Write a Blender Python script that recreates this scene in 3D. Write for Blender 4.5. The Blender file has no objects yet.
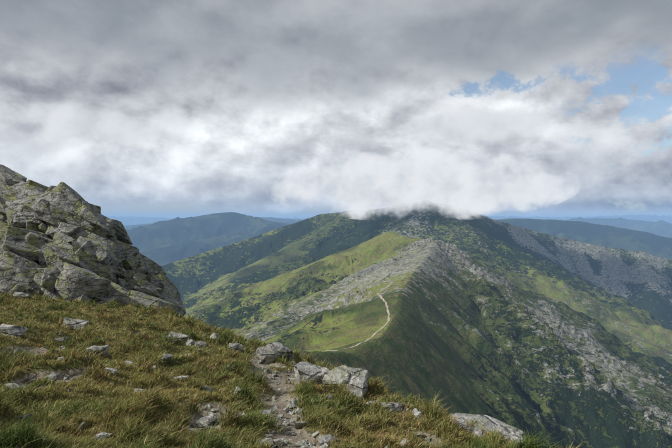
import bpy, bmesh, math, random
import numpy as np
from mathutils import Vector, Matrix, Euler, noise as mnoise
random.seed(7); rng=np.random.default_rng(7)
scene=bpy.context.scene
F=489.0; HY=220.0; CX=336.0
def P(px,py,d): return ((px-CX)/F*d, d, -(py-HY)/F*d)

# ---------------- numpy noise ----------------
def _h(ix,iy,seed):
    n=(ix.astype(np.int64)*374761393+iy.astype(np.int64)*668265263+seed*1274126177)&0xffffffff
    n=((n^(n>>13))*1274126177)&0xffffffff
    n=(n^(n>>16))&0xffffffff
    return n
def gnoise(x,y,seed=0):
    x0=np.floor(x);y0=np.floor(y);fx=x-x0;fy=y-y0
    u=fx*fx*fx*(fx*(fx*6-15)+10);v=fy*fy*fy*(fy*(fy*6-15)+10)
    def g(ax,ay,dx,dy):
        a=_h(ax,ay,seed)/4294967296.0*2*np.pi
        return np.cos(a)*dx+np.sin(a)*dy
    a=g(x0,y0,fx,fy);b=g(x0+1,y0,fx-1,fy);c=g(x0,y0+1,fx,fy-1);d=g(x0+1,y0+1,fx-1,fy-1)
    return ((a*(1-u)+b*u)*(1-v)+(c*(1-u)+d*u)*v)*1.5
def fbm(x,y,o=5,seed=0,gain=.5):
    s=0;a=1;t=0
    for i in range(o):
        s=s+a*gnoise(x*2**i+i*17.3,y*2**i-i*9.1,seed+i);t+=a;a*=gain
    return s/t
def ridged(x,y,o=5,seed=0,gain=.5):
    s=0;a=1;t=0
    for i in range(o):
        s=s+a*(1-np.abs(gnoise(x*2**i+i*11.3,y*2**i-i*5.1,seed+i))*2);t+=a;a*=gain
    return s/t
def sstep(a,b,x):
    t=np.clip((x-a)/(b-a),0,1);return t*t*(3-2*t)

# ---------------- ridge system ----------------
RID=[]
def ridge(pts,sl,sr,w=15): RID.append(([P(*p) for p in pts],sl,sr,w))
near_pts=[(-8,14,-7),(-22,120,-62),(-36,280,-112)]+[P(*p) for p in [(300,352,430),(350,353,520),(382,337,620),(395,315,740),(398,296,880),(414,272,1100),(430,252,1350),(438,241,1550),(418,239,1680),(390,236,1800),(375,262,2100),(398,248,2500),(425,202,3000)]]
RID.append((near_pts,.38,.86,12))
ridge([(438,241,1550),(455,246,1530),(470,257,1500),(500,281,1420),(530,309,1350),(549,336,1250),(580,368,1190),(615,402,1120)],.85,.7,6)
ridge([(425,202,3000),(455,240,2500),(475,249,2250),(520,284,2100),(560,307,2000),(610,329,1900),(672,352,1800),(760,392,1700)],.7,.6,18)
ridge([(432,244,1500),(380,263,1400),(330,290,1250),(288,314,1100),(262,340,950)],.55,.5,16)
ridge([(390,237,1800),(340,253,1850),(280,280,1850),(215,310,1800),(150,345,1700)],.5,.5,14)
ridge([(398,248,2500),(340,245,2450),(260,271,2400),(180,303,2300),(120,330,2200)],.5,.5,16)
ridge([(425,202,3000),(405,203,3100),(385,208,3200),(350,211,3400),(322,214,3600),(300,221,3700),(250,238,3600),(200,254,3300),(155,268,3000),(100,292,2700),(30,330,2400)],.46,.6,18)
ridge([(425,202,3000),(445,204,3050),(465,210,3100),(485,217,3250),(520,228,3400),(560,238,3400),(600,246,3300),(640,253,3200),(672,260,3100),(760,286,3000)],.6,.62,14)
ridge([(520,228,3400),(545,258,3000),(575,288,2700),(600,322,2450)],.65,.65,16)
ridge([(640,253,3200),(650,286,2800),(660,320,2500)],.65,.65,16)
ridge([(350,211,3400),(320,232,3050),(270,256,2900),(215,285,2750)],.5,.5,16)

def near_h(x,y):
    s=.829*x+.559*y
    def drop(q,k,qm): 
        q=np.maximum(q,0); return np.where(q<qm,k*q*q,k*qm*qm+2*k*qm*(q-qm))
    base=-1.60-.13*(y-3.5)-.09*x-.045*np.maximum(0,x)
    return base-drop(s-2.75,.145,3.2)-drop(y-15.5,.03,9)-drop(-x-26,.02,8)
def micro(x,y):
    t=fbm(x*1.3,y*1.3,3,50)*.12
    tus=np.maximum(0,fbm(x*3.1,y*3.1,2,60))*.17
    return t+tus
TR=[(-.30,2.2),(-.32,3.4),(-.42,4.3),(-.68,5.3),(-.95,6.2),(-1.1,7.2),(-1.0,8.6)]
TR2=[(-.9,6.4),(-2.2,6.6),(-3.6,7.2),(-5.2,7.7),(-7.5,9.0)]
def dpoly(x,y,pl):
    m=np.full(np.shape(x),1e9)
    for a,b in zip(pl[:-1],pl[1:]):
        dx=b[0]-a[0];dy=b[1]-a[1];L=dx*dx+dy*dy
        t=np.clip(((x-a[0])*dx+(y-a[1])*dy)/L,0,1)
        m=np.minimum(m,np.hypot(x-a[0]-t*dx,y-a[1]-t*dy))
    return m
def trailmask(x,y):
    n=fbm(x*2.2,y*2.2,3,81)
    d1=dpoly(x,y,TR)+n*.24
    d2=dpoly(x,y,TR2)+n*.35
    m1=1-sstep(.08,.26,d1)
    m2=(1-sstep(.08,.25,d2))*sstep(-.1,.2,fbm(x*1.1,y*1.1,2,84))
    m3=sstep(.27,.38,fbm(x*.9+4,y*.9,3,90))*.9
    return np.clip(np.maximum(np.maximum(m1,m2),m3),0,1)
def foreground_h(x,y):
    tm=trailmask(x,y)
    return near_h(x,y)+micro(x,y)*(1-.7*tm)-.05*tm

def mountain_h(x,y):
    r=np.hypot(x,y)
    wf=sstep(300,900,r)
    wx=fbm(x/160,y/160,3,5)*40*wf
    wy=fbm(x/160+9,y/160,3,6)*40*wf
    H=np.full(x.shape,-900.0);D=np.full(x.shape,1e9);rid=np.zeros(x.shape);SA=np.zeros(x.shape)
    k=np.clip(r*.004,.5,12)
    for i,(pl,sl,sr,w) in enumerate(RID):
        h=np.full(x.shape,-1e9);dm=np.full(x.shape,1e9);sa=np.zeros(x.shape);acc=i*3000.
        for a,b in zip(pl[:-1],pl[1:]):
            dx=b[0]-a[0];dy=b[1]-a[1];L=dx*dx+dy*dy;l=math.sqrt(L)
            traw=((x-a[0])*dx+(y-a[1])*dy)/L
            t=np.clip(traw,0,1)
            ex=x-a[0]-t*dx;ey=y-a[1]-t*dy
            d=np.hypot(ex,ey)
            cr=dx*(y-a[1])-dy*(x-a[0])
            sd=np.clip(cr/l/12,-1,1)*.5+.5
            S=sr*(1-sd)+sl*sd
            de=d+ (wx*.5)*sstep(10,200,d)
            hh=a[2]+t*(b[2]-a[2])-S*(np.sqrt(de*de+w*w)-w)
            up=hh>h
            sa=np.where(up,acc+t*l+np.clip(traw-t,-.5,.5)*l*.5,sa)
            h=np.where(up,hh,h);dm=np.minimum(dm,d);acc+=l
        up=h>H
        rid=np.where(up,i,rid);SA=np.where(up,sa,SA)
        m=np.maximum(h,H);H=m+k*np.log1p(np.exp(-np.abs(h-H)/k))
        D=np.minimum(D,dm)
    amp=(.05+sstep(0,220,D))*sstep(300,800,r)
    q=SA+wx*1.2
    rib=ridged(q/150,D/900+wy/300,4,501,.55)-.5
    rib2=ridged((q+wy*1.5)/64,D/150,3,520,.55)-.5
    g=ridged(x/330+.2*fbm(x/200,y/200,2,3),y/210,4,21,.5)-.45
    H=H+amp*(g*38+rib*50+fbm(x/60,y/60,4,33)*10)+sstep(20,160,D)*sstep(300,800,r)*rib2*6+sstep(60,400,r)*fbm(x/22,y/22,3,44)*1.8
    H=H+13*np.exp(-((x-199)**2+(y-1800)**2)/95**2)
    ds=dpoly(x,y,[(p[0],p[1]) for p in RID[1][0]])+fbm(x/70,y/70,3,91)*90
    dk=np.sqrt((x-300)**2+((y-1500)/1.6)**2)
    crag=np.clip((1-sstep(10,120,ds))*sstep(-.25,.25,fbm(x/90,y/90,2,93)+.1)+.6*(1-sstep(30,120,dk)),0,1)*sstep(300,900,r)
    d7=dpoly(x,y,[(p[0],p[1]) for p in RID[7][0]])
    crag2=(1-sstep(30,260,d7))*sstep(1500,2200,y)*(x>700)
    H=H+crag*np.maximum(0,ridged(x/34,y/34,4,71,.6)-.4)*22+crag2*np.maximum(0,ridged(x/90,y/90,3,72,.5)-.4)*18
    nh=near_h(x,y)-sstep(0,700,r)*400
    H=np.maximum(H,nh)
    return (H,D,crag,crag2,rid,rib)

def grid_mesh(name,X,Y,Z,attrs={},mat=None,smooth=True):
    n,m=X.shape
    me=bpy.data.meshes.new(name)
    co=np.stack([X,Y,Z],-1).reshape(-1,3).astype(np.float32)
    idx=np.arange(n*m).reshape(n,m)
    q=np.stack([idx[:-1,:-1],idx[:-1,1:],idx[1:,1:],idx[1:,:-1]],-1).reshape(-1,4)
    me.vertices.add(len(co));me.vertices.foreach_set('co',co.ravel())
    me.loops.add(q.size);me.loops.foreach_set('vertex_index',q.ravel().astype(np.int32))
    me.polygons.add(len(q));me.polygons.foreach_set('loop_start',np.arange(0,q.size,4,dtype=np.int32))
    me.update(calc_edges=True)
    me.polygons.foreach_set('use_smooth',np.full(len(me.polygons),smooth))
    for k,v in attrs.items():
        a=me.attributes.new(k,'FLOAT','POINT');a.data.foreach_set('value',v.ravel().astype(np.float32))
    ob=bpy.data.objects.new(name,me);scene.collection.objects.link(ob)
    if mat: me.materials.append(mat)
    return ob

# ---------------- node helpers ----------------
class NT:
    def __init__(s,nt): s.nt=nt;s.N=nt.nodes;s.L=nt.links
    def new(s,t,**k):
        n=s.N.new(t)
        for a,b in k.items(): setattr(n,a,b)
        return n
    def put(s,sock,v):
        if hasattr(v,'is_output'): s.L.new(v,sock)
        elif v is not None: sock.default_value=v
    def math(s,op,a,b=None,c=None,clamp=False):
        n=s.new('ShaderNodeMath',operation=op,use_clamp=clamp)
        s.put(n.inputs[0],a)
        if b is not None:s.put(n.inputs[1],b)
        if c is not None:s.put(n.inputs[2],c)
        return n.outputs[0]
    def vm(s,op,a,b=None,out=0):
        n=s.new('ShaderNodeVectorMath',operation=op)
        s.put(n.inputs[0],a)
        if b is not None:s.put(n.inputs[3 if op=='SCALE' else 1],b)
        return n.outputs[out]
    def noise(s,vec,scale,detail=4,rough=.5,dist=0,out=0):
        n=s.new('ShaderNodeTexNoise')
        if vec is not None:s.put(n.inputs['Vector'],vec)
        n.inputs['Scale'].default_value=scale;n.inputs['Detail'].default_value=detail
        n.inputs['Roughness'].default_value=rough;n.inputs['Distortion'].default_value=dist
        return n.outputs[out]
    def vor(s,vec,scale,feature='F1',out='Distance'):
        n=s.new('ShaderNodeTexVoronoi',feature=feature)
        s.put(n.inputs['Vector'],vec);n.inputs['Scale'].default_value=scale
        return n.outputs[out]
    def mr(s,v,a,b,c=0.,d=1.,smooth=True):
        n=s.new('ShaderNodeMapRange',interpolation_type='SMOOTHSTEP' if smooth else 'LINEAR')
        s.put(n.inputs[0],v);s.put(n.inputs[1],a);s.put(n.inputs[2],b);s.put(n.inputs[3],c);s.put(n.inputs[4],d)
        return n.outputs[0]
    def mix(s,f,a,b,mode='MIX'):
        n=s.new('ShaderNodeMix',data_type='RGBA',blend_type=mode)
        s.put(n.inputs[0],f)
        for i,v in ((6,a),(7,b)):
            if isinstance(v,tuple) and len(v)==3:v=(*v,1)
            s.put(n.inputs[i],v)
        return n.outputs[2]
    def attr(s,name,out='Fac'):
        n=s.new('ShaderNodeAttribute',attribute_name=name);return n.outputs[out]
    def pos(s): return s.new('ShaderNodeNewGeometry').outputs['Position']
    def mapping(s,v,scale=(1,1,1),rot=(0,0,0),loc=(0,0,0)):
        n=s.new('ShaderNodeMapping');s.put(n.inputs[0],v);n.inputs['Scale'].default_value=scale
        n.inputs['Rotation'].default_value=rot;n.inputs['Location'].default_value=loc
        return n.outputs[0]
    def bump(s,h,strength,dist):
        n=s.new('ShaderNodeBump');s.put(n.inputs['Height'],h);n.inputs['Strength'].default_value=strength
        n.inputs['Distance'].default_value=dist;return n.outputs[0]
def new_mat(name):
    m=bpy.data.materials.new(name);m.use_nodes=True
    t=NT(m.node_tree);b=m.node_tree.nodes['Principled BSDF']
    b.inputs['Roughness'].default_value=.9
    b.inputs['Specular IOR Level'].default_value=.15
    return m,t,b

def mountain_mat():
    m,t,b=new_mat('mountain_vegetation')
    p=t.pos()
    sc=t.attr('scree');pi=t.attr('pine_and_shade');br=t.attr('bright')
    st=t.mapping(p,scale=(.75,.9,.8),rot=(0,0,.5))
    n1=t.noise(p,.006,4,.6);n2=t.noise(st,.045,5,.65);n3=t.noise(st,.17,4,.7);n4=t.noise(p,.02,4,.6)
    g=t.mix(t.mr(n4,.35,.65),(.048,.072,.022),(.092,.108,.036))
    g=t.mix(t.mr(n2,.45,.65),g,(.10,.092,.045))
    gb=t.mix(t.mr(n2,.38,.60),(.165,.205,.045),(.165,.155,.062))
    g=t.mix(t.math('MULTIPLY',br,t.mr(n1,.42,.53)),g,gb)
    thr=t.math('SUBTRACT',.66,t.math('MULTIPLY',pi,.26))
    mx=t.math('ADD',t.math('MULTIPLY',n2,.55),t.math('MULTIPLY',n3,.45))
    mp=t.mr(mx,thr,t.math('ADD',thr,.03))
    g=t.mix(mp,g,t.mix(n3,(.012,.022,.013),(.026,.042,.02)))  # pine tone also carries the main peak's painted cloud shadow
    n5=t.noise(st,.08,5,.75,.3)
    thr2=t.math('SUBTRACT',.68,t.math('MULTIPLY',sc,.27))
    ms=t.mr(n5,thr2,t.math('ADD',thr2,.05))
    rk=t.mix(t.mr(n3,.35,.65),(.14,.14,.12),(.38,.37,.34))
    g=t.mix(t.math('MULTIPLY',ms,.85),g,rk)
    t.put(b.inputs['Base Color'],g)
    hh=t.math('ADD',t.math('MULTIPLY',mp,1.2),t.math('ADD',t.math('MULTIPLY',n3,2.0),t.math('MULTIPLY',n2,3.0)))
    t.put(b.inputs['Normal'],t.bump(hh,1.0,3.0))
    b.inputs['Specular IOR Level'].default_value=.05
    return m
def far_mat():
    m,t,b=new_mat('forested_hills')
    p=t.pos()
    n=t.noise(p,.0012,5,.6);n2=t.noise(p,.006,4,.65)
    c=t.mix(t.mr(n,.45,.6),(.014,.024,.018),(.045,.06,.03))
    c=t.mix(t.mr(n2,.5,.65),c,(.013,.022,.016))
    t.put(b.inputs['Base Color'],c)
    b.inputs['Specular IOR Level'].default_value=.03
    return m
MM=mountain_mat();FM=far_mat()

# ---------------- mountain terrain ----------------
nr,na=900,1050
rr=np.geomspace(9,6500,nr);aa=np.radians(np.linspace(-52,52,na))
R,A=np.meshgrid(rr,aa,indexing='ij')
X=R*np.sin(A);Y=R*np.cos(A)
H,D,crag,crag2,rid,rib=mountain_h(X,Y)
inpatch=(X>-24)&(X<14)&(Y<26)
Z=np.where(inpatch,H-.6,H)
dscr=lambda i:dpoly(X,Y,[(p[0],p[1]) for p in RID[i][0]])
def blob(px,py,d,rad):
    q=P(px,py,d);return np.exp(-((X-q[0])**2+(Y-q[1])**2)/rad**2)
d0=dscr(0);d3=dscr(3);d7=dscr(7);d4=dscr(4)
mid=sstep(820,1000,Y)
brk=fbm(X/110,Y/110,4,610)
knoll=np.clip(blob(390,236,1790,170)+blob(340,262,1750,200),0,1)
scree=.12+.6*crag+.25*crag2
scree+=.5*(1-sstep(30,300,d3))*mid*(Y<1750)+.35*(1-sstep(10,120,d0))*mid*(1-sstep(2700,3000,Y))
scree+=.4*blob(395,262,1380,170)+.35*blob(360,282,1150,150)
scree+=.35*(1-sstep(20,160,d4))+.3*(1-sstep(0,350,dscr(6)))*sstep(-100,200,X)
scree+=.95*np.clip(blob(560,262,3150,280)+blob(640,272,3000,240)+blob(520,255,3200,200)+blob(600,268,3050,180),0,1)*sstep(-.25,.1,fbm(X/130,Y/400,3,611))
scree+=.35*sstep(.05,.3,rib)*(X>150)*(Y>700)
scree+=.5*np.clip(blob(610,395,1050,150)+blob(640,420,950,130)+blob(560,345,1200,110),0,1)
scree-=.45*knoll
scree+=brk*.5
flank=(X>np.interp(Y,[p[1] for p in near_pts[:11]],[p[0] for p in near_pts[:11]]))&(Y<1560)
pine_and_shade=.28+.3*sstep(60,400,D)+.2*fbm(X/180,Y/180,3,310)
rm=(rid>=7)&(rid<=9)
pine_and_shade+=rm*(1.0*sstep(60,330,d7))
pine_and_shade+=flank*.2*sstep(30,200,d0)
pine_and_shade-=.45*(1-sstep(10,160,d0))*(Y<1000)
leftm=(~flank)&(X<.2*Y)&(Y>600)
pine_and_shade+=leftm*.27*sstep(-.1,.1,fbm(X/260,Y/260,3,301))
peak_shade=sstep(2000,2300,Y)*(np.abs(X-400)<1600)
pine_and_shade+=.35*(rid==7)+.36*peak_shade*(rid<=6)  # cloud shadow over the main peak painted in as extra dark pine
b2=(1-sstep(60,520,dscr(2)))*sstep(750,1000,X)  # sunlit strip on the lower right spur, lightened through grass colour
b3=(1-sstep(60,400,dscr(2)))*(1-sstep(750,1000,X))*(X>400)
bright=np.clip(leftm*1.0*(1-.85*peak_shade*(X>-300))+b2*1.8+b3*.4+.12-flank*.12+knoll*.8,0,1)*(1-.8*rm)  # sunlit left slopes and knoll painted as lighter grass, shaded peak kept duller
pine_and_shade+=-b2*.3+b3*.1-knoll*.4
terr=grid_mesh('mountain_ridge',X,Y,Z,{'scree':np.clip(scree,0,1.0),'pine_and_shade':np.clip(pine_and_shade,0,1.35),'bright':bright},MM)

# ---------------- distant mountains ----------------
nr,na=240,800
rr=np.geomspace(5200,45000,nr)
R,A=np.meshgrid(rr,np.radians(np.linspace(-52,52,na)),indexing='ij')
X2=R*np.sin(A);Y2=R*np.cos(A)
FR=[([(20,262,7000),(75,250,7500),(112,240,8000),(150,226,8300),(185,218,8600),(215,213,8800),(232,212,8800),(250,217,8900),(290,224,9000),(340,233,9000),(420,262,9000)],.42,.4),
    ([(100,262,6400),(150,250,6800),(210,238,7300),(240,232,7800),(250,220,8900)],.4,.4),
    ([(60,236,14000),(130,225,14000),(200,219,14500),(270,217,15000),(290,219,15000),(380,226,15000)],.25,.25),
    ([(440,232,7600),(480,221,7600),(510,218,7700),(540,219,7600),(575,221,7400),(605,225,7200),(640,231,7000),(672,238,6800),(740,256,6600)],.4,.4),
    ([(540,223,16000),(600,218,16000),(640,220,15500),(672,225,15000),(760,220,14000)],.2,.2),
    ([(-60,217,32000),(60,219,32000),(120,216.5,32000),(200,218.5,32000),(300,218,32000),(470,216,32000),(560,217.5,32000),(640,215,32000),(680,217,32000),(760,218.5,32000)],.12,.12)]
H2=np.full(X2.shape,-900.)
for pl,sl,sr in FR:
    pl=[P(*p) for p in pl]
    for a,b in zip(pl[:-1],pl[1:]):
        dx=b[0]-a[0];dy=b[1]-a[1];L=dx*dx+dy*dy
        t=np.clip(((X2-a[0])*dx+(Y2-a[1])*dy)/L,0,1)
        d=np.hypot(X2-a[0]-t*dx,Y2-a[1]-t*dy)
        hh=a[2]+t*(b[2]-a[2])-sl*(np.sqrt(d*d+150**2)-150)
        hh=hh+sstep(0,900,d)*(ridged(X2/1300,Y2/1300,4,400)-.5)*380
        H2=np.maximum(H2,hh)
H2+=fbm(X2/400,Y2/400,4,420)*18
far=grid_mesh('distant_mountains',X2,Y2,H2-2,{},FM)

# ---------------- foreground ground ----------------
def ground_mat():
    m,t,b=new_mat('alpine_turf_soil')
    p=t.pos();tr=t.attr('trail')
    n=t.noise(p,2.5,5,.65);n2=t.noise(p,22,5,.7);n3=t.noise(p,90,3,.6)
    g=t.mix(t.mr(n,.35,.65),(.08,.09,.03),(.16,.14,.06))
    g=t.mix(t.mr(n2,.45,.7),g,(.09,.065,.03))
    s=t.mix(t.mr(n2,.35,.65),(.15,.12,.085),(.28,.25,.20))
    s=t.mix(t.mr(n3,.55,.7),s,(.38,.35,.31))
    t.put(b.inputs['Base Color'],t.mix(t.mr(t.math('ADD',tr,t.math('MULTIPLY',t.math('SUBTRACT',n2,.5),.8)),.4,.6),g,s))
    t.put(b.inputs['Normal'],t.bump(t.math('ADD',n2,t.math('MULTIPLY',n3,.4)),.8,.03))
    return m
xs=np.linspace(-24,14,640);ys=np.linspace(-6,26,540)
Xg,Yg=np.meshgrid(xs,ys,indexing='xy')
Zg=foreground_h(Xg,Yg)
ground=grid_mesh('grassy_hillside_ground',Xg,Yg,Zg,{'trail':trailmask(Xg,Yg)},ground_mat())

# ---------------- grass ----------------
def grass_mat():
    m,t,b=new_mat('grass_blades')
    c=t.attr('col','Color')
    t.put(b.inputs['Base Color'],c)
    b.inputs['Roughness'].default_value=.7
    tr=t.new('ShaderNodeBsdfTranslucent');t.put(tr.inputs[0],c)
    mx=t.new('ShaderNodeMixShader');mx.inputs[0].default_value=.3
    out=m.node_tree.nodes['Material Output']
    t.L.new(b.outputs[0],mx.inputs[1]);t.L.new(tr.outputs[0],mx.inputs[2]);t.L.new(mx.outputs[0],out.inputs[0])
    return m
def make_grass(N):
    u=rng.random(N);r=2.4*(24/2.4)**(u**.85)
    a=np.radians(rng.uniform(-50,46,N))
    x=r*np.sin(a);y=r*np.cos(a)
    s=.829*x+.559*y
    tm=trailmask(x,y)
    keep=(s<7.5)&(y<20)&(rng.random(N)>tm*1.05)
    x,y,r=x[keep],y[keep],r[keep];n=len(x)
    z=foreground_h(x,y)-.008
    tus=fbm(x*3.1,y*3.1,2,60);big=fbm(x*.55,y*.55,3,70);med=fbm(x*1.7,y*1.7,3,75)
    L=.020+.032*rng.random(n)+.16*np.clip(tus*2-.15,0,1)*rng.random(n)+.03*np.clip(big*2,0,1)
    w=(.0012+.0006*r)*rng.uniform(.7,1.3,n)
    az=rng.uniform(0,2*np.pi,n)
    lean=rng.uniform(.2,1.1,n)
    lx=np.cos(az)*lean+.25;ly=np.sin(az)*lean-.05
    wa=rng.uniform(0,np.pi,n);wx=np.cos(wa)*w;wy=np.sin(wa)*w
    co=np.zeros((n,5,3),np.float32)
    for i,(h,k) in enumerate(((0,1),(0,-1),(.55,.8),(.55,-.8),(1,0))):
        co[:,i,0]=x+lx*L*h*h+wx*k;co[:,i,1]=y+ly*L*h*h+wy*k;co[:,i,2]=z+L*h*(1-.25*lean*h)
    cols=np.array([(.32,.28,.095),(.17,.21,.055),(.21,.155,.07),(.42,.35,.19),(.10,.15,.038),(.28,.15,.07)])
    base=np.clip(med*2.2+.42,0,1)[:,None]
    c=cols[1]*base+cols[0]*(1-base)
    f=np.clip(big*2.4+.12,0,1)[:,None]*.6
    c=c*(1-f)+cols[4]*f
    q=rng.random(n)
    c=np.where((q<.14)[:,None],cols[3],c)
    c=np.where(((q>.84)&(fbm(x*.8+7,y*.8,2,78)>-.02))[:,None],cols[5],c)
    c=np.where(((q>.7)&(q<.8))[:,None],cols[2],c)
    tt=(np.clip(tus*2.4-.25,0,1)*sstep(-.15,.2,fbm(x*.7-3,y*.7+2,2,79)))[:,None]*.85
    c=c*(1-tt)+np.array((.08,.12,.03))*tt
    c=c*rng.uniform(.75,1.25,n)[:,None]
    col=np.ones((n,5,4),np.float32);col[:,:,:3]=c[:,None,:]
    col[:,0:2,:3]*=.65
    me=bpy.data.meshes.new('grass')
    me.vertices.add(n*5);me.vertices.foreach_set('co',co.ravel())
    b=(np.arange(n)*5)[:,None]
    li=(b+np.array([0,1,3,2,2,3,4])[None]).ravel().astype(np.int32)
    me.loops.add(n*7);me.loops.foreach_set('vertex_index',li)
    me.polygons.add(n*2)
    ls=(np.arange(n)*7)[:,None]+np.array([0,4])[None]
    me.polygons.foreach_set('loop_start',ls.ravel().astype(np.int32))
    me.update(calc_edges=True)
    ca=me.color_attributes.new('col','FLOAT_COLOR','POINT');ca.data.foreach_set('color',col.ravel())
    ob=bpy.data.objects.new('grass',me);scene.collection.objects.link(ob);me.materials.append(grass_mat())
    return ob
make_grass(560000)

# ---------------- rocks ----------------
def rock_mat(name='lichen_rock',k=1.0,lich=.8):
    m,t,b=new_mat(name)
    p=t.pos()
    n2=t.noise(p,5,6,.68);n3=t.noise(p,30,4,.7)
    c=t.mix(t.mr(n2,.38,.62),(.15*k,.152*k,.145*k),(.32*k,.32*k,.305*k))
    c=t.mix(t.mr(n3,.5,.7),c,(.44*k,.44*k,.42*k))
    li=t.mr(t.noise(p,2.6,6,.72,.4),.49,.58)
    c=t.mix(t.math('MULTIPLY',li,lich),c,t.mix(t.mr(n3,.35,.65),(.17,.19,.075),(.32,.34,.15)))
    dk=t.mr(t.noise(t.mapping(p,loc=(5,3,1)),4.0,6,.75),.55,.60)
    c=t.mix(t.math('MULTIPLY',dk,.85),c,(.045,.045,.042))
    t.put(b.inputs['Base Color'],c)
    cr=t.vor(t.mapping(p,scale=(1,1,2.6),rot=(.3,.55,0)),1.7,'DISTANCE_TO_EDGE')
    hh=t.math('ADD',t.math('ADD',t.math('MULTIPLY',n2,1.4),t.math('MULTIPLY',n3,.4)),t.mr(cr,0,.06,0,.5))
    t.put(b.inputs['Normal'],t.bump(hh,1.0,.07))
    return m
RM=rock_mat();RM2=rock_mat('pale_rock',1.25,.35)
def add_rock(bm,c,size,rot,seed,npts=15,cuts=3,disp=.05,box=.75):
    rnd=random.Random(seed);tb=bmesh.new()
    for i in range(npts):
        v=Vector((rnd.uniform(-1,1),rnd.uniform(-1,1),rnd.uniform(-1,1)))
        mx=max(abs(v.x),abs(v.y),abs(v.z));v=v/mx*(box*1+(1-box)*rnd.random())
        tb.verts.new(v)
    r=bmesh.ops.convex_hull(tb,input=tb.verts[:])
    junk=[e for e in r['geom_interior'] if isinstance(e,bmesh.types.BMVert)]
    if junk:bmesh.ops.delete(tb,geom=junk,context='VERTS')
    bmesh.ops.dissolve_limit(tb,angle_limit=.3,verts=tb.verts[:],edges=tb.edges[:])
    bmesh.ops.triangulate(tb,faces=tb.faces[:])
    if cuts:
        bmesh.ops.bevel(tb,geom=tb.edges[:],offset=.03,segments=1,affect='EDGES',profile=.6,clamp_overlap=True)
        bmesh.ops.remove_doubles(tb,verts=tb.verts[:],dist=.01)
    bmesh.ops.triangulate(tb,faces=tb.faces[:])
    for k in range(cuts):
        es=[e for e in tb.edges if e.calc_length()>.75/(2**k)]
        if es:
            bmesh.ops.subdivide_edges(tb,edges=es,cuts=1)
            bmesh.ops.triangulate(tb,faces=tb.faces[:])
    tb.normal_update()
    M=Matrix.Translation(Vector(c))@rot.to_matrix().to_4x4()
    off=Vector((seed*3.7%50,seed*1.3%50,0))
    new=[]
    for v in tb.verts:
        co=Vector([max(-1.02,min(1.02,q)) for q in v.co])
        if cuts:
            q=co*1.3+off
            st=mnoise.noise(Vector((co.x*.6,co.y*.6,co.z*4.5))+off)
            d=mnoise.fractal(q,.8,2.0,4)*disp+ mnoise.noise(q*.9)*disp*.6+(-.04 if st>.34 else 0)*min(1,disp*20)
            co=co+v.normal*d
        new.append(bm.verts.new(M@Vector((co.x*size[0],co.y*size[1],co.z*size[2]))))
    tb.verts.index_update()
    for f in tb.faces:
        try:bm.faces.new([new[v.index] for v in f.verts])
        except ValueError:pass
    tb.free()
def finish(bm,name,mat=RM,smooth=False):
    me=bpy.data.meshes.new(name);bmesh.ops.recalc_face_normals(bm,faces=bm.faces[:])
    bm.to_mesh(me);bm.free();me.materials.append(mat)
    ob=bpy.data.objects.new(name,me);scene.collection.objects.link(ob)
    return ob
def gh(x,y): return float(foreground_h(np.array([x]),np.array([y]))[0])
def on_ground(px,py):
    ds=np.arange(2.5,40,.02)
    x=(px-CX)/F*ds;z=-(py-HY)/F*ds
    hit=np.nonzero(z<near_h(x,ds))[0]
    return P(px,py,ds[hit[0]] if len(hit) else 30)

# crag: stacked slabs dipping to the right
bm=bmesh.new()
sx=[-80,-40,0,4,8,25,50,65,90,103,110,118,130,145,160,170,178]
sy=[150,160,168,170,186,188,190,193,205,213,231,248,252,262,278,298,315]
bx=[-80,0,40,75,95,130,180];by=[262,280,290,305,314,320,324]
k=0
rnd=random.Random(3)
for col in range(-80,178,12):
    top=np.interp(col,sx,sy);bot=np.interp(col,bx,by)
    nrow=max(1,int((bot-top)/15))
    for j in range(nrow+1):
        f=j/max(1,nrow)
        px=col+rnd.uniform(-6,6)
        d=13.6+2.6*(1-f)+rnd.uniform(-.9,.5)+max(0,(60-px))*.022
        sc=rnd.uniform(.55,1.5)*d/15
        s=(.66*sc,.52*sc,.26*sc*rnd.uniform(.7,1.9))
        if col>125: s=tuple(v*.88 for v in s)
        py=top+(bot-top)*f
        q=P(px,py,d)
        z=q[2]-(s[2]*.75+s[0]*.15)*(1-f) - .05*f
        rot=Euler((rnd.uniform(-.35,.2)-.15,rnd.uniform(.0,.85),rnd.uniform(-.6,.6)))
        k+=1
        add_rock(bm,(q[0],d,z),s,rot,k,npts=rnd.choice([14,18,24]),cuts=4,disp=.04,box=.9)
for i in range(130):
    px=rnd.uniform(-60,176);top=np.interp(px,sx,sy);bot=np.interp(px,bx,by);f=rnd.random()**.8
    d=13.2+2.4*(1-f)+max(0,(60-px))*.022
    sc=rnd.uniform(.18,.5)*d/15
    q=P(px,top+4+(bot-top-4)*f,d)
    k+=1
    add_rock(bm,(q[0],d,q[2]-sc*.3),(sc*.8,sc*.6,sc*.45),Euler((rnd.uniform(-.5,.3),rnd.uniform(0,1.1),rnd.uniform(-1,1))),k,14,2,.05,.75)
for col in range(-70,150,22):
    top=np.interp(col,sx,sy);bot=np.interp(col,bx,by);d=17.2+max(0,(60-col))*.022
    a=P(col,top+14,d);b=P(col,bot+20,d)
    k+=1
    add_rock(bm,(a[0],d,(a[2]+b[2])/2-.2),(.75,1.0,max(.4,(a[2]-b[2])/2)),Euler((.1,.25,rnd.uniform(-.3,.3))),k,18,2,.06,.85)
finish(bm,'rock_outcrop')

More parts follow.
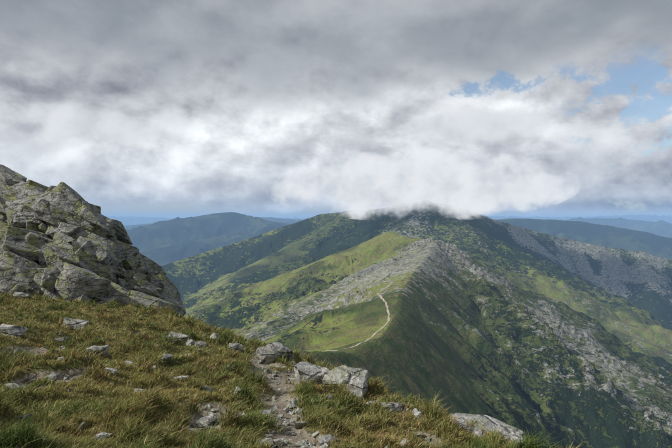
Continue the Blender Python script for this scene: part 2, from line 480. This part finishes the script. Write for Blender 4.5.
ST=[(275,362,32,19,1),(262,356,16,10,1),(313,383,38,19,1),(345,394,44,22,1),(8,341,24,9,0),(95,356,18,11,0),(72,331,22,7,0),
(176,346,22,9,0),(190,349,10,6,0),(236,353,15,10,0),(258,379,18,5,0),(104,443,16,8,0),(131,439,14,6,0),(64,366,16,4,0),(378,406,20,5,0),(395,409,18,6,0),
(165,365,12,7,0),(200,351,12,6,0),(40,444,14,7,0),(205,392,14,5,0),(158,350,9,5,0),(296,394,12,4,0),(372,404,12,6,0),(20,300,14,6,0),(10,388,14,4,0),(150,372,9,5,0),
(85,372,14,5,0),(110,378,12,5,0),(60,345,12,5,0),(128,362,12,4,0),(215,345,14,6,0),(180,378,12,5,0),(240,400,12,5,0),(20,415,14,5,0),
(300,410,12,5,0),(262,420,10,4,0),(330,402,12,5,0),(420,427,14,6,0),(230,378,10,4,0),(140,395,12,5,0)]
for i,(px,py,w,h,big) in enumerate(ST):
    q=on_ground(px,py);d=q[1]
    sw=w/F*d/2;sh=h/F*d/2*1.15
    bm=bmesh.new()
    add_rock(bm,(0,0,0),(sw*1.15,sw*.8,sh*1.3),Euler((rnd.uniform(-.1,.1),rnd.uniform(0,.22),rnd.uniform(-.3,.3))),900+i*7,22,4 if big else 3,.07,.62)
    ob=finish(bm,'boulder' if big else 'rock',RM2)
    ob.location=(q[0],d+sw*.3,gh(q[0],d+sw*.3)+sh*.6)
# long pale slab on the brow of the slope
for (px,py,d,sz,ry,sd) in [(484,434,4.75,(.40,.26,.105),.16,1501),(512,441,4.6,(.17,.14,.09),.1,1533)]:
    q=P(px,py,d);bm=bmesh.new()
    add_rock(bm,(0,0,0),sz,Euler((.05,ry,-.15)),sd,26,4,.06,.7)
    ob=finish(bm,'boulder',RM2);ob.location=(q[0],d,q[2])

bm=bmesh.new()
cand=8000
r=2.6*(14/2.6)**rng.random(cand);a=np.radians(rng.uniform(-45,40,cand));cx=r*np.sin(a);cy=r*np.cos(a)
tmv=trailmask(cx,cy);ok=(tmv>.5)|(rng.random(cand)<.025)
cx=cx[ok][:800];cy=cy[ok][:800];cz=foreground_h(cx,cy)
for n in range(len(cx)):
    s=random.uniform(.012,.045)*(1.9 if random.random()<.16 else 1)
    add_rock(bm,(cx[n],cy[n],cz[n]+s*.15),(s,s*random.uniform(.6,1),s*.5),Euler((random.uniform(-.3,.3),random.uniform(-.3,.3),random.uniform(0,6))),2000+n,10,0,.03,.7)
finish(bm,'trail_pebbles',RM2)

# ---------------- far hiking trail ribbon ----------------
from mathutils.bvhtree import BVHTree
deps=bpy.context.evaluated_depsgraph_get()
tp=[(322,352),(330,351),(345,349),(358,345),(368,340),(377,332),(385,326),(389,319),(388,311),(386,304),(381,297),(377,293)]
bvh=BVHTree.FromObject(terr,deps)
pts=[]
for (px,py) in tp:
    v=Vector(P(px,py,1));o=v*200
    h=bvh.ray_cast(o,v.normalized())
    if h[0] is not None:pts.append(h[0])
dense=[]
for i in range(len(pts)-1):
    p0=pts[max(0,i-1)];p1=pts[i];p2=pts[i+1];p3=pts[min(len(pts)-1,i+2)]
    ns=max(2,int((p2-p1).length/2.5))
    for j in range(ns):
        t=j/ns
        dense.append(.5*((2*p1)+(-p0+p2)*t+(2*p0-5*p1+4*p2-p3)*t*t+(-p0+3*p1-3*p2+p3)*t*t*t))
bm=bmesh.new();rows=[]
for i,p in enumerate(dense):
    a=dense[max(0,i-1)];b=dense[min(len(dense)-1,i+1)]
    d=(b-a);d.z=0
    if d.length<1e-6:continue
    d.normalize();nn=Vector((-d.y,d.x,0))
    w=1.5+1.2*mnoise.noise(Vector((i*.13,0,0)))
    off=nn*1.2*mnoise.noise(Vector((i*.09,7,0)))
    row=[]
    for q in (-1,-.33,.33,1):
        c=p+nn*q*w+off
        h=bvh.ray_cast(Vector((c.x,c.y,600)),Vector((0,0,-1)))
        row.append(bm.verts.new((c.x,c.y,(h[0].z if h[0] else c.z)+.25)))
    rows.append(row)
for a,b in zip(rows[:-1],rows[1:]):
    for q in range(3):bm.faces.new((a[q],a[q+1],b[q+1],b[q]))
tm_,tt_,tb_=new_mat('trail_dirt')
tt_.put(tb_.inputs['Base Color'],tt_.mix(tt_.mr(tt_.noise(tt_.pos(),.4,4,.6),.35,.65),(.22,.19,.14),(.42,.38,.30)))
finish(bm,'hiking_trail',tm_)

# ---------------- haze ----------------
def box(name,lo,hi,mat):
    bm=bmesh.new();bmesh.ops.create_cube(bm,size=1)
    for v in bm.verts:
        for i in range(3):v.co[i]=lo[i] if v.co[i]<0 else hi[i]
    return finish(bm,name,mat)
hm=bpy.data.materials.new('haze_air');hm.use_nodes=True;t=NT(hm.node_tree);t.N.clear()
out=t.new('ShaderNodeOutputMaterial')
SIG=5.4e-5
ab=t.new('ShaderNodeVolumeAbsorption');ab.inputs['Color'].default_value=(0,0,0,1);ab.inputs['Density'].default_value=SIG
em=t.new('ShaderNodeEmission');em.inputs[0].default_value=(.29,.47,.74,1);em.inputs[1].default_value=SIG  # emission stands in for airlight; the haze itself glows
ad=t.new('ShaderNodeAddShader');t.L.new(ab.outputs[0],ad.inputs[0]);t.L.new(em.outputs[0],ad.inputs[1]);t.L.new(ad.outputs[0],out.inputs['Volume'])
box('atmospheric_haze',(-45000,-300,-1400),(45000,48000,400),hm)

# ---------------- clouds (volumes) ----------------
def cloud_mat(name,dmax,nscale,c0,c1,edge=.45,bias=-.45):
    cm=bpy.data.materials.new(name);cm.use_nodes=True;t=NT(cm.node_tree);t.N.clear()
    out=t.new('ShaderNodeOutputMaterial')
    tc=t.new('ShaderNodeTexCoord').outputs['Object']
    ln=t.vm('LENGTH',tc,out=1)
    nz=t.noise(t.pos(),nscale,5,.62)
    dens=t.math('SUBTRACT',t.math('ADD',t.math('MULTIPLY',nz,2.6),bias),ln)
    dens=t.mr(dens,0,edge,0,dmax)
    ab=t.new('ShaderNodeVolumeAbsorption');ab.inputs['Color'].default_value=(0,0,0,1);t.put(ab.inputs['Density'],dens)
    col=t.mix(t.mr(nz,.40,.60),c0,c1)  # white and grey cloud shading painted into the volume's own glow
    em=t.new('ShaderNodeEmission');t.put(em.inputs[0],col);t.put(em.inputs[1],dens)
    ad=t.new('ShaderNodeAddShader');t.L.new(ab.outputs[0],ad.inputs[0]);t.L.new(em.outputs[0],ad.inputs[1]);t.L.new(ad.outputs[0],out.inputs['Volume'])
    return cm
CM=cloud_mat('summit_cloud_volume',.012,.0046,(.52,.55,.59),(.90,.905,.91))
CM2=cloud_mat('shadow_cloud_volume',.010,.0040,(.50,.525,.56),(.84,.85,.86),.6,-.6)
def cloud(name,loc,scale,mat):
    bm=bmesh.new();bmesh.ops.create_icosphere(bm,subdivisions=3,radius=1.0)
    cl=finish(bm,name,mat);cl.location=loc;cl.scale=scale
cloud('summit_cloud',P(418,186,2980),(980,470,225),CM)
cloud('shadow_cloud',(-1170,2480,470),(520,420,130),CM2)  # cloud added to throw shade on the far left slopes
cloud('shadow_cloud',(740,2620,500),(600,440,140),CM2)  # cloud added to shade the dark range on the right

# ---------------- world ----------------
SUN_EL=math.radians(39);SUN_DIR=Vector((-.955,-.297,0)).normalized()
w=bpy.data.worlds.new('World');scene.world=w;w.use_nodes=True
try:
    w.cycles.sampling_method='MANUAL';w.cycles.sample_map_resolution=256
except Exception as e: print(e)
t=NT(w.node_tree);t.N.clear()
out=t.new('ShaderNodeOutputWorld')
sky=t.new('ShaderNodeTexSky',sky_type='NISHITA');sky.sun_disc=False;sky.sun_elevation=SUN_EL
sky.sun_rotation=math.atan2(SUN_DIR.x,SUN_DIR.y)
bg=t.new('ShaderNodeBackground');t.L.new(sky.outputs[0],bg.inputs[0]);bg.inputs[1].default_value=.13
g=t.new('ShaderNodeTexCoord').outputs['Generated']
sep=t.new('ShaderNodeSeparateXYZ');t.L.new(g,sep.inputs[0]);x,y,z=sep.outputs
zz=t.math('ADD',t.math('MAXIMUM',z,-.02),.13)
cb=t.new('ShaderNodeCombineXYZ');t.put(cb.inputs[0],t.math('DIVIDE',x,zz));t.put(cb.inputs[1],t.math('DIVIDE',y,zz))
pl=cb.outputs[0]
nA=t.noise(pl,.9,5,.5,.3)
gm=t.mapping(g,scale=(1,1,1.5))
gm2=t.mapping(g,scale=(1,1,1.5),loc=(.012,.01,-.03))
nB=t.noise(gm,5.5,9,.56,.1)
nBs=t.noise(gm2,5.5,5,.52,.1)
nF=t.noise(t.mapping(g,scale=(1,1,1.3)),17,7,.6,.2)
nC=t.noise(t.mapping(g,scale=(1,1,2.2),loc=(3,1,2)),2.6,3,.5,.3)
def dirmask(px,py,rx,ry):
    c=Vector(P(px,py,1)).normalized()
    dlt=t.vm('MULTIPLY',t.vm('SUBTRACT',g,tuple(c)),(F/rx,F/rx,F/ry))
    l=t.vm('LENGTH',dlt,out=1)
    return t.math('EXPONENT',t.math('MULTIPLY',t.math('MULTIPLY',l,l),-1.0))
el=t.math('ADD',z,t.math('MULTIPLY',t.math('SUBTRACT',nB,.5),.30))
el=t.math('ADD',el,t.math('MULTIPLY',t.math('SUBTRACT',nC,.5),.24))
gy=t.mr(el,.20,.33)
relief=t.math('MULTIPLY',t.math('SUBTRACT',nB,nBs),1.3)
puff=t.mr(nB,.38,.62)
B=t.math('ADD',t.math('ADD',t.math('MULTIPLY',puff,.20),.48),relief)
B=t.math('ADD',B,t.math('MULTIPLY',t.math('SUBTRACT',nF,.5),.28))
for (px,py,rx,ry,wt) in [(280,150,150,45,.28),(440,112,100,36,.26),(150,160,90,30,.16),(560,115,70,40,.14),(640,165,70,20,-.14),(600,206,130,7,-.30),(60,92,110,14,-.14),(570,172,60,20,-.06),(380,170,120,30,.10)]:
    B=t.math('ADD',B,t.math('MULTIPLY',dirmask(px,py,rx,ry),t.math('MULTIPLY',t.mr(nB,.3,.6,.5,1.),wt)))
lowc=t.new('ShaderNodeCombineXYZ')
t.put(lowc.inputs[0],t.math('MULTIPLY',B,.965));t.put(lowc.inputs[1],t.math('MULTIPLY',B,.985));t.put(lowc.inputs[2],t.math('ADD',t.math('MULTIPLY',B,.95),.045))
ha=t.math('ADD',t.math('ADD',t.math('MULTIPLY',nA,.55),t.math('MULTIPLY',nC,.45)),t.math('MULTIPLY',t.math('SUBTRACT',nB,.5),.35))
hi=t.mix(t.mr(ha,.36,.64),(.24,.268,.30),(.44,.465,.495))
cc=t.mix(t.math('MULTIPLY',gy,.88),lowc.outputs[0],hi)
bc=t.new('ShaderNodeBackground');t.put(bc.inputs[0],cc);bc.inputs[1].default_value=1.0
cov=t.mr(t.math('ADD',z,t.math('MULTIPLY',t.math('SUBTRACT',nB,.5),.13)),.004,.03)
hole=t.math('ADD',dirmask(682,108,80,52),t.math('MULTIPLY',dirmask(482,90,30,8),.7))
hole=t.math('ADD',hole,t.math('MULTIPLY',dirmask(560,72,50,10),.3))
hole=t.math('ADD',hole,t.math('MULTIPLY',dirmask(640,205,90,9),.45))
hole=t.mr(t.math('ADD',hole,t.math('MULTIPLY',t.math('SUBTRACT',.5,nF),3.4)),.48,.95)
hole=t.math('MULTIPLY',hole,t.mr(t.math('ADD',t.math('ADD',dirmask(668,112,90,58),dirmask(490,88,60,20)),dirmask(640,205,110,14)),.3,.7))
cov=t.math('MULTIPLY',cov,t.math('SUBTRACT',1.0,t.math('MULTIPLY',hole,.88)))
ms=t.new('ShaderNodeMixShader');t.put(ms.inputs[0],cov);t.L.new(bg.outputs[0],ms.inputs[1]);t.L.new(bc.outputs[0],ms.inputs[2])
t.L.new(ms.outputs[0],out.inputs[0])

sun=bpy.data.lights.new('sun','SUN');sun.energy=5.0;sun.angle=math.radians(.55);sun.color=(1,.95,.87)
so=bpy.data.objects.new('sun',sun);scene.collection.objects.link(so)
sd=Vector((SUN_DIR.x*math.cos(SUN_EL),SUN_DIR.y*math.cos(SUN_EL),math.sin(SUN_EL)))
so.rotation_euler=sd.to_track_quat('Z','Y').to_euler()

cam=bpy.data.cameras.new('camera');co=bpy.data.objects.new('camera',cam);scene.collection.objects.link(co)
cam.sensor_width=36;cam.lens=36*F/672;cam.clip_start=.05;cam.clip_end=120000
pitch=math.atan((HY-224)/F)
co.rotation_euler=(math.radians(90)+pitch,0,0)
scene.camera=co
scene.view_settings.view_transform='Standard'
scene.view_settings.look='None'
scene.view_settings.exposure=0
